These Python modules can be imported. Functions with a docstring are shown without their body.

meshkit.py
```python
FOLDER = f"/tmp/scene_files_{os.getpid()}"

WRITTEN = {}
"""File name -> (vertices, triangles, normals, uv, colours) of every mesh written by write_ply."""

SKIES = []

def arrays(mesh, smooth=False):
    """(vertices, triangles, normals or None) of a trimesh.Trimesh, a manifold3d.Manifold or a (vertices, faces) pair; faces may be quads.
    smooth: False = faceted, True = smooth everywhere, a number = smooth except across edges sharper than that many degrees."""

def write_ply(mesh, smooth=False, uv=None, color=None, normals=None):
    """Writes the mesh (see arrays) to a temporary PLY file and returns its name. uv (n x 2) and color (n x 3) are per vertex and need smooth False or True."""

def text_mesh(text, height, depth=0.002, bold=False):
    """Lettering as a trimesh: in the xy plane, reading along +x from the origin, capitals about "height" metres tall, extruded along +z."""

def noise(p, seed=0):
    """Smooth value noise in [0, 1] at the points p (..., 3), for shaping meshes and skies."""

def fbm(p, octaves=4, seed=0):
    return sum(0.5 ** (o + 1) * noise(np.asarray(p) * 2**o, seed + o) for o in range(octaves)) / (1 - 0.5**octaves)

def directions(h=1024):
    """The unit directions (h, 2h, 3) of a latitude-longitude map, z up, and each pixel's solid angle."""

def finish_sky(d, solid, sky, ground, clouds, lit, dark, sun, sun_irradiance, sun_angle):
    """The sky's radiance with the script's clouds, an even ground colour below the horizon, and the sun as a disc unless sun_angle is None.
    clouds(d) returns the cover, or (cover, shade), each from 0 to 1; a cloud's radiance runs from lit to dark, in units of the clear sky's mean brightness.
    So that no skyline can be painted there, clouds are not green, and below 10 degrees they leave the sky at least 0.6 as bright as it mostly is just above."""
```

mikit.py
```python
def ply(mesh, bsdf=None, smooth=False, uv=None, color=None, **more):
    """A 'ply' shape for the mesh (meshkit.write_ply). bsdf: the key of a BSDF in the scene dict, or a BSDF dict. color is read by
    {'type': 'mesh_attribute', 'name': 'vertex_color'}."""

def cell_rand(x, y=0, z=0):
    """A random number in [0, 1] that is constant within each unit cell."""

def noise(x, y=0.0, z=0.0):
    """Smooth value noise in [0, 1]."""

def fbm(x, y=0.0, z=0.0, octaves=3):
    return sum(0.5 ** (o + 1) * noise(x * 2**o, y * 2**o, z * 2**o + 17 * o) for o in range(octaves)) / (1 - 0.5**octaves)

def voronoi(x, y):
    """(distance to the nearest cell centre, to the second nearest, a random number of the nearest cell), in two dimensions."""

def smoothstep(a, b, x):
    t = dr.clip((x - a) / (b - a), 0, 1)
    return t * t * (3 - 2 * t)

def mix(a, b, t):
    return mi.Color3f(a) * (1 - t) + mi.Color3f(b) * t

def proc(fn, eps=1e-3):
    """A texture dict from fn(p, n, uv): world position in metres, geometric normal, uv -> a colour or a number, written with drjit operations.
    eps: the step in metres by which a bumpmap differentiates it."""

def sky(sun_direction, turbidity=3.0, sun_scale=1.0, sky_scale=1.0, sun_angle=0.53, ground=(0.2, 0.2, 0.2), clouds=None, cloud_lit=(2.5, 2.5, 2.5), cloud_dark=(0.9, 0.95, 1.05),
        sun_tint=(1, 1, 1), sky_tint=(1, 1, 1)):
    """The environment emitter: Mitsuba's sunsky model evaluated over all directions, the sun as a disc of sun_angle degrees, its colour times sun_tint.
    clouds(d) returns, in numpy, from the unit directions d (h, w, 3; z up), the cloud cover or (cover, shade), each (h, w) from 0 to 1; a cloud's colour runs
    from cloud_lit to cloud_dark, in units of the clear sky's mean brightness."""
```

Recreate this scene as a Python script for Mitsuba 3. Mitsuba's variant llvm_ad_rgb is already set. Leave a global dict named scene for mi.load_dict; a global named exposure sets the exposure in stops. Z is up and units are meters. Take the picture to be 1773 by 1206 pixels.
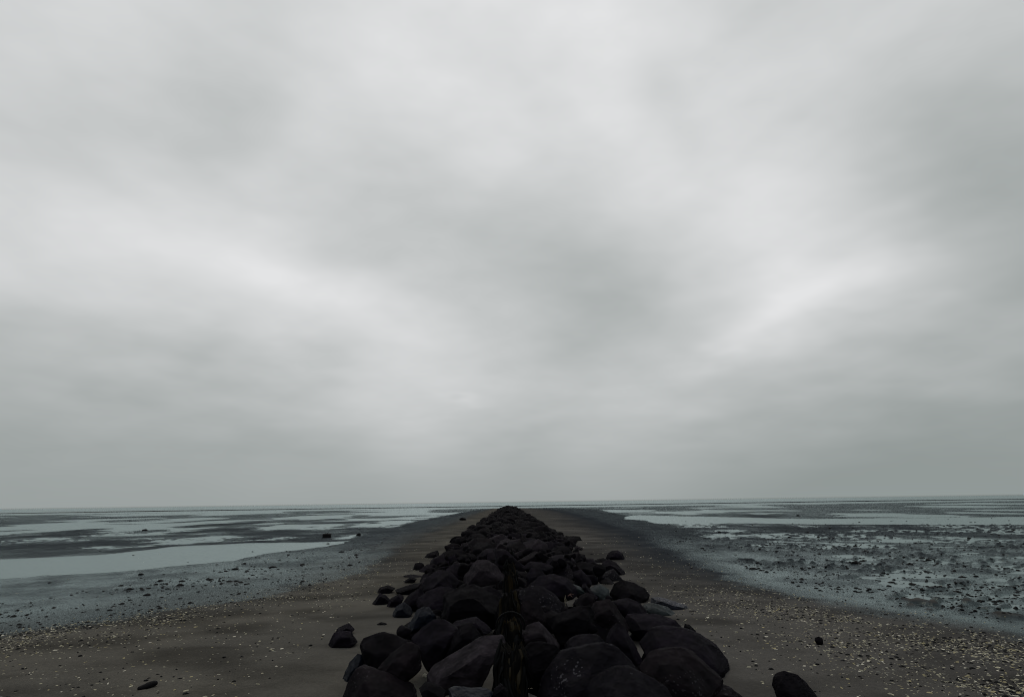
import math, numpy as np, trimesh, drjit as dr, mitsuba as mi, mikit, meshkit
import manifold3d as m3
from scipy.interpolate import RBFInterpolator
from scipy.spatial import cKDTree
import shapely
from mikit import proc, noise, fbm, smoothstep, mix

T = mi.ScalarTransform4f
rng = np.random.default_rng(7)
scene, labels = {}, {}

# ---------------------------------------------------------------- camera (photo pixels 1773 x 1206)
F, CX, CY, H = 1100.0, 886.5, 603.0, 1.75
PITCH, ROLL, YAW = math.atan(266.0 / F), math.atan(0.01406), math.radians(0.49)
fw = np.array([math.sin(YAW) * math.cos(PITCH), math.cos(YAW) * math.cos(PITCH), math.sin(PITCH)])
r0 = np.array([math.cos(YAW), -math.sin(YAW), 0.0])
u0 = np.cross(r0, fw)
rt, up = math.cos(ROLL) * r0 - math.sin(ROLL) * u0, math.cos(ROLL) * u0 + math.sin(ROLL) * r0
EYE = np.array([0.0, 0.0, H])
scene["camera"] = {"type": "perspective", "fov": 2 * math.degrees(math.atan(CX / F)), "fov_axis": "x", "near_clip": 0.05, "far_clip": 1e5,
                   "to_world": T().look_at(origin=EYE.tolist(), target=(EYE + fw).tolist(), up=up.tolist())}
exposure = 1.3

# ---------------------------------------------------------------- overcast sky: cloud brightness by azimuth / elevation in degrees
CLOUD = [(-41.8, 33.2, 207), (-41.1, 23.0, 208), (-23.3, 30.7, 188), (-10.2, 38.2, 222), (13.0, 30.6, 222), (6.8, 19.7, 178), (40.1, 24.7, 176), (-19.8, 19.0, 218),
         (26.5, 15.3, 219), (38.9, 17.9, 176), (0.1, 9.5, 203), (-27.8, 7.9, 173), (29.7, 7.0, 166), (1.0, 3.4, 168), (-31.1, 2.0, 161), (36.2, 1.1, 147), (-39.3, 11.1, 184),
         (-31.3, 20.2, 212), (24.5, 37.0, 209), (37.8, 33.1, 200), (43.1, 31.0, 194), (-31.1, 35.7, 207), (-1.4, 27.5, 207), (-12.5, 25.6, 197), (-6.8, 15.7, 200), (14.8, 19.2, 192),
         (20.5, 25.8, 214), (33.0, 16.6, 214), (6.6, 13.5, 188), (21.4, 10.6, 187), (-16.9, 12.3, 204), (-34.7, 16.1, 207), (11.5, 8.2, 194), (-9.3, 8.5, 199), (40.1, 10.1, 172),
         (-14.1, 5.4, 175), (18.5, 4.4, 165), (-37.0, 6.4, 170), (3.5, 36.7, 220), (-17.8, 33.4, 210), (32.5, 26.9, 204), (-3.1, 21.5, 187), (-26.4, 14.5, 212), (39.3, 5.3, 158),
         (1.0, 0.6, 165), (-20.9, 1.6, 164), (22.8, 1.4, 152), (-38.0, 27.0, 204), (-52, 15, 190), (-52, 30, 200), (54, 12, 170), (54, 28, 188), (0, 50, 214), (-30, 48, 205), (30, 48, 200)]
STREAK = [(-27, 20.2, 7, 2.0, -10, 5), (-18.5, 17.6, 6, 2.4, -26, 8), (-6, 11.5, 8, 2.2, -30, 4), (26.5, 15.2, 5.5, 2.4, 8, 13), (22, 13.4, 3, 1.2, 24, 4), (3, 9.0, 8, 1.0, 8, 3), (-4, 9.3, 3, 0.35, -14, 6),
          (-24, 25.5, 13, 1.7, -26, -7), (36, 20, 9, 2.0, 14, -7), (18, 33, 6, 2.5, -60, -8)]  # az, el, long, short, tilt, gain


def lin(v):
    v = np.asarray(v, float) / 255
    return np.where(v < 0.04045, v / 12.92, ((v + 0.055) / 1.055) ** 2.4)


def cloud_shade(d):
    az, el = np.degrees(np.arctan2(d[..., 0], d[..., 1])), np.degrees(np.arcsin(np.clip(d[..., 2], -1, 1)))
    plane = np.stack([d[..., 0], d[..., 1], 0 * az], -1) / (d[..., 2:3] + 0.12)
    wa, we = meshkit.fbm(plane * 1.3 + 5, 5, 3) - 0.5, meshkit.fbm(plane * 1.3 + 31, 5, 4) - 0.5
    gate = np.clip(el / 12, 0.05, 1)
    a, e = az + 11 * wa * gate, el + 8 * we * gate
    a = np.where(a > 180, a - 360, a)
    val = 178 + 22 * np.clip(el / 30, 0, 1) + 30 * (meshkit.fbm(plane * 0.8 + 77, 4, 9) - 0.5) - 14 * np.exp(-el / 5)
    near = (np.abs(az) < 80) & (el < 75)
    table = np.array(CLOUD, float)
    rbf = RBFInterpolator(table[:, :2], table[:, 2], kernel="thin_plate_spline", smoothing=6)
    q = np.stack([a[near], e[near]], -1)
    inside = np.clip(rbf(q), 135, 226)
    for sa, se, sl, ss, tilt, gain in STREAK:
        c, s = math.cos(math.radians(tilt)), math.sin(math.radians(tilt))
        x, y = q[:, 0] - sa, q[:, 1] - se
        inside += gain * np.exp(-(((x * c + y * s) / sl) ** 2) - ((-x * s + y * c) / ss) ** 2)
    w = np.clip((80 - np.abs(az[near])) / 28, 0, 1) * np.clip((75 - el[near]) / 25, 0, 1)
    w = w * w * (3 - 2 * w)
    val[near] = val[near] * (1 - w) + inside * w
    round_ = d * np.array([1.0, 1.0, 1.25])
    val += (9 * (meshkit.fbm(plane * 3.1 + 11, 4, 21) - 0.5) + 28 * (meshkit.fbm(round_ * 5.5 + 8, 6, 27) - 0.5) + 9 * (meshkit.fbm(round_ * np.array([1, 1, 1.8]) * 15 + 4, 4, 29) - 0.5)) * np.clip(el / 8, 0.12, 1)
    L = lin(np.clip(val, 128, 230))
    return np.ones_like(L), (lin(228) - L) / (lin(228) - lin(130))


SKY = 1.39
scene["sky"] = mikit.sky([0.0, 0.45, 0.9], turbidity=3, sun_scale=0.1, sun_angle=24, clouds=cloud_shade,
                         cloud_lit=tuple(2.35 * SKY * c for c in (0.985, 0.992, 1.0)), cloud_dark=tuple(0.7 * SKY * c for c in (0.872, 1.03, 0.99)))

# ---------------------------------------------------------------- helpers


def ray(px, py):
    d = fw + rt * (px - CX) / F - up * (py - CY) / F
    return d / np.linalg.norm(d)


def at(px, py, z=0.0):
    d = ray(px, py)
    return EYE + d * (z - H) / d[2]


def screen(p):
    d = np.asarray(p, float) - EYE
    z = d @ fw
    return CX + F * (d @ rt) / z, CY - F * (d @ up) / z


counts = {}


def new_key(name, parent=None):
    base = name if parent is None else f"{parent}__{name}"
    n = counts.get(base, 0)
    counts[base] = n + 1
    return base if n == 0 else f"{base}_{n:03d}"


def put(name, shape, parent=None, label=None, cat=None, group=None, kind=None):
    key = new_key(name, parent)
    if shape is not None:
        scene[key] = shape
    tag(key, label, cat, group, kind)
    return key


def tag(key, label=None, cat=None, group=None, kind=None):
    e = {k: v for k, v in (("label", label), ("category", cat), ("group", group), ("kind", kind)) if v}
    if e:
        labels[key] = e


def sstep(a, b, x):
    t = np.clip((x - a) / (b - a), 0, 1)
    return t * t * (3 - 2 * t)


def n2(x, y, seed=0, octaves=3):
    return meshkit.fbm(np.stack([x, y, np.zeros_like(x) + seed * 3.7], -1), octaves, seed)


def nb(X, Y, lx, ly, seed, octaves=3, keep=0.5):
    """value noise of wavelengths lx, ly metres whose finer octaves fade where the terrain mesh grows too coarse for them"""
    rows = np.maximum((X * X + Y * Y) * 0.000275, 0.01)
    out, norm = 0.0, 0.0
    for o in range(octaves):
        w = keep ** (o + 1)
        fade = sstep(1.3, 3.0, ly / 2 ** o / rows)
        out = out + w * fade * (meshkit.noise(np.stack([X / lx * 2 ** o, Y / ly * 2 ** o, np.zeros_like(X) + seed * 3.7], -1), seed + o) - 0.5)
        norm += w
    return out / norm


# ---------------------------------------------------------------- materials


def rock_bsdf(c1, c2, spec=0.035, rough=0.65, scale=6.0, speck=0.0):
    def fn(p, n, uv):
        a = fbm(p.x * scale, p.y * scale, p.z * scale, 4)
        b = fbm(p.x * 34 + 7, p.y * 34, p.z * 34, 2)
        c = mix(c1, c2, smoothstep(0.32, 0.68, a)) * mi.Color3f(1.04, 0.93, 1.06) * (0.09 + 0.22 * b)
        if speck:
            c = c + mi.Color3f(0.03, 0.03, 0.034) * speck * smoothstep(0.74, 0.82, noise(p.x * 55, p.y * 55, p.z * 55)) * smoothstep(0.5, 0.65, noise(p.x * 5 + 9, p.y * 5, p.z * 5))
        return c

    def bump(p, n, uv):
        return fbm(p.x * 26, p.y * 26, p.z * 26, 3) + 0.4 * noise(p.x * 110, p.y * 110, p.z * 110)
    return {"type": "twosided", "b": {"type": "bumpmap", "scale": 0.02, "t": proc(bump, eps=0.002),
            "b": {"type": "principled", "base_color": proc(fn), "roughness": rough, "specular": spec}}}


scene["basalt"] = rock_bsdf((0.015, 0.0138, 0.022), (0.034, 0.0300, 0.045))
scene["basalt_dark"] = rock_bsdf((0.007, 0.007, 0.011), (0.017, 0.016, 0.022))
scene["basalt_brown"] = rock_bsdf((0.0155, 0.0142, 0.0185), (0.036, 0.0305, 0.036), speck=0.5)
scene["basalt_speckled"] = rock_bsdf((0.011, 0.0115, 0.018), (0.023, 0.0225, 0.031), speck=1.2)
scene["basalt_blue"] = rock_bsdf((0.007, 0.015, 0.031), (0.013, 0.026, 0.048), spec=0.07, rough=0.45)
scene["basalt_green"] = rock_bsdf((0.06, 0.092, 0.09), (0.10, 0.145, 0.14), spec=0.1, rough=0.45)
scene["basalt_wet"] = rock_bsdf((0.045, 0.06, 0.085), (0.075, 0.095, 0.135), spec=0.2, rough=0.4)
scene["basalt_pale"] = rock_bsdf((0.038, 0.036, 0.042), (0.092, 0.086, 0.096), scale=9)


def sand_color(p, n, uv):
    a = fbm(p.x * 0.35, p.y * 0.35, 2.0, 3)
    g = noise(p.x * 160, p.y * 160, 1.0)
    b = fbm(p.x * 3.1, p.y * 3.1, 5.0, 3)
    left = smoothstep(1.0, -3.0, p.x)
    c = mix(mix((0.049, 0.048, 0.0465), (0.062, 0.060, 0.0545), left), mix((0.065, 0.063, 0.0595), (0.082, 0.078, 0.068), left), smoothstep(0.3, 0.7, a))
    damp = fbm(p.x * 0.8 + 3, p.y * 1.3, 9.0, 4)
    c = c * (0.72 + 0.5 * smoothstep(0.3, 0.7, damp)) * (0.86 + 0.28 * (b - 0.0) + (0.28 * g + 0.2 * noise(p.x * 45, p.y * 45, 4.0) - 0.24) * smoothstep(13, 6, p.y))
    mud = smoothstep(0.115, 0.03, p.z + 0.03 * (fbm(p.x * 0.9, p.y * 0.6, 5.0, 2) - 0.5) - 0.05 * smoothstep(1.0, 6.0, p.x) * smoothstep(9, 20, p.y))
    return mix(c, mi.Color3f(0.026, 0.0305, 0.036) * (0.75 + 0.5 * fbm(p.x * 0.9, p.y * 0.6, 5.0, 2)), mud)


def wetness(p, n, uv):
    b = fbm(p.x * 0.8, p.y * 0.7, 3.0, 2)
    f = fbm(p.x * 3.5, p.y * 2.5, 8.0, 2)
    shore = smoothstep(34, 15, p.y)
    film = smoothstep(0.085, 0.05, p.z + 0.03 * (b - 0.5) + 0.02 * (f - 0.5) * shore)
    return film * (0.45 + 0.55 * smoothstep(0.30, 0.62, b * 0.75 + f * 0.25)) * (0.13 + 0.45 * smoothstep(0.006, 0.0004, p.z) * (1 - shore) + 0.82 * shore)


scene["beach"] = {"type": "blendbsdf", "weight": proc(wetness),
                  "a": {"type": "diffuse", "reflectance": proc(sand_color)},
                  "b": {"type": "roughplastic", "distribution": "ggx", "alpha": 0.10, "int_ior": 1.33, "specular_reflectance": {"type": "rgb", "value": [0.86, 1.0, 1.0]}, "diffuse_reflectance": proc(lambda p, n, uv: mi.Color3f(0.017, 0.026, 0.029))}}


def ripple(p, n, uv):
    d = dr.sqrt(p.x * p.x + p.y * p.y)
    return fbm(p.x * 2.2, p.y * 5.0, 0.0, 3) * smoothstep(220, 60, d)


scene["pool_water"] = {"type": "bumpmap", "scale": 0.0015, "t": proc(ripple, eps=0.02),
                       "b": {"type": "roughplastic", "distribution": "ggx", "alpha": 0.03, "int_ior": 1.33, "specular_reflectance": {"type": "rgb", "value": [0.88, 0.99, 0.99]}, "diffuse_reflectance": {"type": "rgb", "value": [0.024, 0.037, 0.038]}}}
scene["seaweed"] = {"type": "twosided", "b": {"type": "principled", "base_color": {"type": "rgb", "value": [0.004, 0.0045, 0.005]}, "roughness": 0.55, "specular": 0.05}}
scene["seaweed_olive"] = {"type": "twosided", "b": {"type": "principled", "base_color": {"type": "rgb", "value": [0.014, 0.011, 0.005]}, "roughness": 0.5, "specular": 0.12}}
scene["straw"] = {"type": "twosided", "b": {"type": "diffuse", "reflectance": {"type": "rgb", "value": [0.17, 0.155, 0.12]}}}
scene["pink_stone"] = {"type": "twosided", "b": {"type": "diffuse", "reflectance": {"type": "rgb", "value": [0.13, 0.085, 0.075]}}}
for i, c in enumerate([(0.36, 0.345, 0.255), (0.25, 0.243, 0.19), (0.52, 0.50, 0.42), (0.15, 0.15, 0.135), (0.30, 0.27, 0.16)]):
    scene[f"shell_{'abcde'[i]}"] = {"type": "twosided", "b": {"type": "diffuse", "reflectance": {"type": "rgb", "value": list(c)}}}
SHELL_BSDF = ["shell_a", "shell_b", "shell_c", "shell_d", "shell_e"]


def wood_color(p, n, uv):
    g = fbm(p.x * 60, p.y * 60, p.z * 2.2, 3)
    o = smoothstep(0.56, 0.70, fbm(p.x * 9 + 3, p.y * 9, p.z * 3.5, 3))
    c = mix((0.0015, 0.0015, 0.0015), (0.008, 0.007, 0.0055), smoothstep(0.45, 0.75, g))
    return mix(c, (0.022, 0.015, 0.005), o * 0.6)


scene["old_wood"] = {"type": "twosided", "b": {"type": "bumpmap", "scale": 0.006, "t": proc(lambda p, n, uv: fbm(p.x * 60, p.y * 60, p.z * 2.2, 3), eps=0.002),
                     "b": {"type": "principled", "base_color": proc(wood_color), "roughness": 0.7, "specular": 0.04}}}
scene["black_wood"] = {"type": "twosided", "b": {"type": "principled", "base_color": {"type": "rgb", "value": [0.007, 0.007, 0.008]}, "roughness": 0.6, "specular": 0.05}}

# ---------------------------------------------------------------- terrain: the beach ridge round the groyne, mudflats either side, water level z = 0
POOL_L = np.array([(-15.5, 9.0), (-12.9, 17.1), (-11.1, 18.9), (-9.3, 22.3), (-8.0, 28.5), (-8.1, 38.3), (-8.8, 62.3), (-8.5, 119.9), (-7.0, 180), (-3.0, 205)])
FILM_L = np.array([(-8.6, 5.5), (-6.9, 9.3), (-6.1, 10.5), (-5.5, 11.8), (-4.8, 12.9), (-4.4, 14.3), (-4.1, 17.0), (-4.3, 24.6), (-4.8, 45.2), (-5.2, 117.0), (-4.6, 190), (-1, 215)])
POOL_R = np.array([(9.0, 5.0), (7.6, 9.4), (6.9, 11.6), (6.9, 15.0), (8.4, 23.5), (8.9, 30.8), (11.0, 50.4), (13.1, 72.9), (15.6, 110.8), (18, 140), (16, 165), (3.0, 205)])
FILM_R = np.array([(7.2, 5.0), (6.3, 8.4), (5.9, 9.7), (5.2, 11.7), (4.8, 14.2), (5.6, 21.5), (7.2, 41.1), (9.0, 85.7), (10, 150), (6, 180), (1.0, 215)])
BIG_POOL = shapely.Polygon([(-40, 17), (-13.3, 17.3), (-11.2, 19.1), (-9.1, 21.8), (-9.0, 25.2), (-8.0, 28.5), (-7.7, 33.2), (-9.5, 32.1), (-12.7, 32.4), (-15.2, 30.1), (-15.7, 25.9), (-18.5, 24.3), (-40, 23)])
STRIP_POOL = shapely.Polygon([(11.0, 64.0), (15.6, 80.9), (20.0, 71.3), (25.6, 56.0), (44, 54.0), (110, 56), (110, 38), (30.4, 40.0), (23.8, 43.6), (17.1, 48.5), (12.8, 55.5)])
DARK_BARS = [((12.0, 27.5), (17.0, 24.5), 0.45), ((15.0, 22.5), (20.5, 19.0), 0.45), ((9.0, 18.0), (12.0, 16.6), 0.3), ((8.8, 22.5), (11.0, 21.4), 0.3)]


def inside_by(poly, x, y):
    """signed distance, positive inside, clipped to 2 m"""
    out = np.full(x.shape, -2.0)
    x0, y0, x1, y1 = poly.bounds
    near = (x > x0 - 2) & (x < x1 + 2) & (y > y0 - 2) & (y < y1 + 2)
    pts = shapely.points(x[near], y[near])
    dist = shapely.distance(poly.exterior, pts)
    out[near] = np.clip(np.where(shapely.contains(poly, pts), dist, -dist), -2, 2)
    return out


def ground_z(x, y, detail=True):
    x, y = np.asarray(x, float), np.asarray(y, float)
    wob = 1.0 * nb(x, y, 2.4, 3.2, 1) + 0.3 * nb(x, y, 0.5, 0.6, 2, 2)
    left = x < 0
    pool = np.where(left, -np.interp(y, POOL_L[:, 1], POOL_L[:, 0]), np.interp(y, POOL_R[:, 1], POOL_R[:, 0]))
    film = np.where(left, -np.interp(y, FILM_L[:, 1], FILM_L[:, 0]), np.interp(y, FILM_R[:, 1], FILM_R[:, 0]))
    u = (pool - np.abs(x) + wob) / np.maximum(pool - film, 0.6)          # 0 at the pools' edge, 1 where the dry sand begins
    dry = np.maximum((film - np.abs(x) + wob), 0)
    shore = 0.012 + 0.058 * np.clip(u, 0, 1) + 0.085 * (1 - np.exp(-dry / 2.2))
    shore = np.where(y > 190, shore * np.clip((222 - y) / 32, -0.5, 1), shore)
    # flats: broad pans on the left, finer broken mud on the right
    fl, ff = sstep(30, 55, y), sstep(75, 130, y)
    pan_l = (1 - fl) * nb(x, y, 4.2, 4.4, 4, 6, 0.74) + fl * (1 - ff) * 1.2 * nb(x, y, 5.5, 11.0, 40, 6, 0.8) + ff * 1.4 * nb(x, y, 12.0, 30.0, 41, 5, 0.75)
    pan_r = (1 - fl) * nb(x, y, 3.2, 3.2, 6, 6, 0.8) + 0.5 * nb(x, y, 0.8, 0.6, 7, 2) + fl * (1 - ff) * 1.2 * nb(x, y, 4.5, 9.0, 8, 6, 0.85) + ff * 1.4 * nb(x, y, 10.0, 24.0, 42, 5, 0.8)
    calm = np.minimum(1.0, 30.0 / np.maximum(y, 1.0))
    flats = calm * np.where(left, 0.085 * (pan_l + 0.012), 0.085 * (pan_r + 0.03))
    far = sstep(120, 200, y)
    flats = flats * sstep(230, 200, y) - 0.04 * sstep(200, 225, y) * sstep(280, 270, y) + 0.05 * sstep(200, 225, y) * sstep(60, 260, np.abs(x)) + 0.05 * sstep(276, 288, y) * sstep(350, 330, y) - 0.5 * sstep(335, 365, y)
    k = sstep(-0.25, 0.12, u)
    z = flats * (1 - k) + shore * k
    deep = inside_by(BIG_POOL, x + 1.4 * nb(x, y, 2.2, 2.2, 14, 4, 0.65), y + 2.2 * nb(x, y, 2.0, 2.4, 15, 4, 0.7))
    z = np.where(deep > -1.4, np.where(deep > 0, np.minimum(z, 0.012 - 0.09 * sstep(-0.15, 0.5, deep)), np.maximum(z, 0.0 + 0.035 * sstep(0.05, 0.5, -deep) * sstep(1.4, 0.9, -deep))), z)
    strip = inside_by(STRIP_POOL, x + 3 * (n2(x * 0.2, y * 0.2, 16) - 0.5), y + 3 * (n2(x * 0.2, y * 0.2, 17) - 0.5))
    z = np.where(strip > -0.3, np.minimum(z, 0.01 - 0.06 * sstep(-0.2, 0.6, strip) + 0.0), z)
    for (ax, ay), (bx, by), r in DARK_BARS:
        t = np.clip(((x - ax) * (bx - ax) + (y - ay) * (by - ay)) / ((bx - ax) ** 2 + (by - ay) ** 2), 0, 1)
        d = np.hypot(x - ax - t * (bx - ax), y - ay - t * (by - ay)) + 0.5 * (n2(x * 1.5, y * 1.5, 19) - 0.5)
        z = z + 0.014 * sstep(r, 0.0, d)
    if detail:
        near = sstep(40, 12, y)
        dryish = 0.02 + 0.98 * sstep(0.9, 1.35, u)
        z = z + near * dryish * (0.012 * nb(x, y, 0.6, 0.6, 21, 2) + 0.018 * nb(x, y, 0.22, 0.14, 22, 2) + 0.006 * nb(x, y, 0.04, 0.04, 23, 2))
        lumps = np.maximum(n2(x / 0.23, y / 0.20, 24, 2) - 0.56, 0) * sstep(0.35, 0.6, n2(x / 3, y / 3, 25, 2))
        z = z + np.where(left, 0.10, 0.34) * lumps * sstep(0.85, 0.25, u) * sstep(60, 25, y)
    return z


fine = np.radians(np.linspace(-46, 46, 900))
ang = np.concatenate([fine, np.radians(np.linspace(46, 314, 70)[1:-1])])
rad = np.concatenate([np.linspace(0.4, 4.4, 24), 1 / np.linspace(1 / 4.5, 1 / 190, 800), np.arange(194, 372, 3.0), np.geomspace(380, 30000, 26)])
A, Rr = np.meshgrid(ang, rad)
gx, gy = (Rr * np.sin(A)).ravel(), (Rr * np.cos(A)).ravel()
gz = ground_z(gx, gy)
na, nr = len(ang), len(rad)
ii, jj = np.meshgrid(np.arange(nr - 1), np.arange(na), indexing="ij")
a0, a1 = ii * na + jj, ii * na + (jj + 1) % na
quads = np.stack([a0, a0 + na, a1 + na, a1], -1).reshape(-1, 4)
verts = np.stack([gx, gy, gz], -1)
hub = len(verts)
verts = np.vstack([verts, [[0, 0, float(ground_z(np.array([0.0]), np.array([0.01]))[0])]]])
tris = np.vstack([quads[:, [0, 2, 1]], quads[:, [0, 3, 2]], np.stack([np.full(na, hub), (np.arange(na) + 1) % na, np.arange(na)], -1)])
put("tidal_flat_ground", mikit.ply((verts, tris), "beach", smooth=True), label="dark wet sand beach and mudflat stretching to the horizon", kind="structure")
wr = np.concatenate([[3.0], np.geomspace(5, 40000, 40)])
wa = np.linspace(0, 2 * np.pi, 97)[:-1]
WA, WR_ = np.meshgrid(wa, wr)
wv = np.stack([WR_ * np.sin(WA), WR_ * np.cos(WA), 0 * WA], -1).reshape(-1, 3)
i2, j2 = np.meshgrid(np.arange(len(wr) - 1), np.arange(96), indexing="ij")
b0, b1 = i2 * 96 + j2, i2 * 96 + (j2 + 1) % 96
wq = np.stack([b0, b1, b1 + 96, b0 + 96], -1).reshape(-1, 4)
wt = np.vstack([wq[:, [0, 1, 2]], wq[:, [0, 2, 3]]])
put("sea_water", mikit.ply((wv, wt), "pool_water", smooth=True), label="still grey water in tidal pools and out to the sea horizon", kind="structure")


# ---------------------------------------------------------------- boulders
def refine(points, edge, amp, seed, rounds=1, smooth_n=4, chops=4):
    """hull of the points, subdivided to the given edge length, softened and roughened"""
    mf = m3.Manifold.hull_points(np.asarray(points, float))
    hv = mf.to_mesh().vert_properties[:, :3]
    mid = hv.mean(0)
    cg = np.random.default_rng(seed + 71)
    for _ in range(chops):                              # broken-off faces
        nrm = cg.normal(size=3) * [1, 1, 0.8]
        nrm /= np.linalg.norm(nrm)
        reach = ((hv - mid) @ nrm).max()
        mf = mf.trim_by_plane((-nrm).tolist(), float(-(mid @ nrm + reach * cg.uniform(0.84, 0.95))))
    mf = mf.refine_to_length(edge)
    m = mf.to_mesh()
    tm = trimesh.Trimesh(m.vert_properties[:, :3], m.tri_verts, process=True)
    size = np.linalg.norm(tm.extents)
    if smooth_n:
        trimesh.smoothing.filter_taubin(tm, lamb=0.5, nu=0.51, iterations=smooth_n)
    v, n = np.array(tm.vertices), np.array(tm.vertex_normals)
    s = size
    k = seed * 13.7
    h = amp * s * (1.1 * (meshkit.fbm(v / (0.42 * s) + k, 3, seed) - 0.5) + 0.55 * (np.abs(meshkit.fbm(v / (0.17 * s) + k + 9, 3, seed + 5) - 0.5) * -2 + 0.3) + 0.26 * (meshkit.fbm(v / (0.07 * s) + k, 3, seed + 8) - 0.5))
    tm.vertices = v + n * h[:, None]
    return tm


def profile(x, y):
    e = 2.15 if x < 0 else 2.4
    return 0.15 + 0.47 * max(0.0, 1 - (abs(x) / e) ** 1.6)


def boulder_mesh(poly, mode, seed, thick=1.0, ext=0.15, kind="a", lift=0.0):
    poly = np.array(poly, float)
    lo, hi = poly.min(0), poly.max(0)
    c = (lo + hi) / 2
    if mode == "g":                                     # lies on the sand: its foot meets the ground
        foot = at(c[0], hi[1] - 0.12 * (hi[1] - lo[1]), 0.13 + lift)
        dist = (foot - EYE) @ fw
    else:                                               # lies in the heap
        d = ray(c[0], 0.5 * (c[1] + poly[:, 1].mean()))
        t = 2.5
        while t < 60:
            p = EYE + d * t
            if p[2] < profile(p[0], p[1]) - 0.04 + lift:
                break
            t += 0.02
        dist = (EYE + d * t - EYE) @ fw
    px = dist / F                                        # metres per photo pixel there
    def world(q, back=0.0, z=0.0):
        d = fw + rt * (q[0] - CX) / F - up * (q[1] - CY) / F
        flat = np.array([d[0], d[1], 0]); flat /= np.linalg.norm(flat)
        return EYE + d * dist + flat * back + np.array([0, 0, z])
    w, h = (hi - lo) * px
    depth = thick * 0.5 * min(w, 1.7 * h + 0.05)
    g = np.random.default_rng(seed)
    pts = []
    for q in poly:
        pts.append(world(q))
    rings = ((-0.62, 0.80, -0.12), (-1.0, 0.45, -0.2), (0.6, 0.86, -0.05), (1.0, 0.55, -0.14)) if kind == "r" else ((-0.85, 0.74, -0.13), (0.8, 0.78, -0.08))
    for back, scale, drop in rings:
        for q in poly:
            j = 1 + g.uniform(-0.09, 0.09) * (kind == "a")
            pts.append(world(c + (q - c) * scale * j, back * depth * (1 + g.uniform(-0.2, 0.2)), drop * h * (1 + g.uniform(-0.4, 0.4)) * (1.0 if back < 0 else 0.6)))
    if ext:
        for q in poly:
            if q[1] > c[1]:
                pts.append(world(c + (q - c) * [0.75, 1.0], 0.25 * depth, -ext * h))
    edge = max(2.6 * px, 0.016)
    return refine(pts, edge, 0.040 if kind == "r" else 0.052, seed, smooth_n=2 if kind == "r" else 0, chops=6 if kind == "r" else 8)


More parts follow.
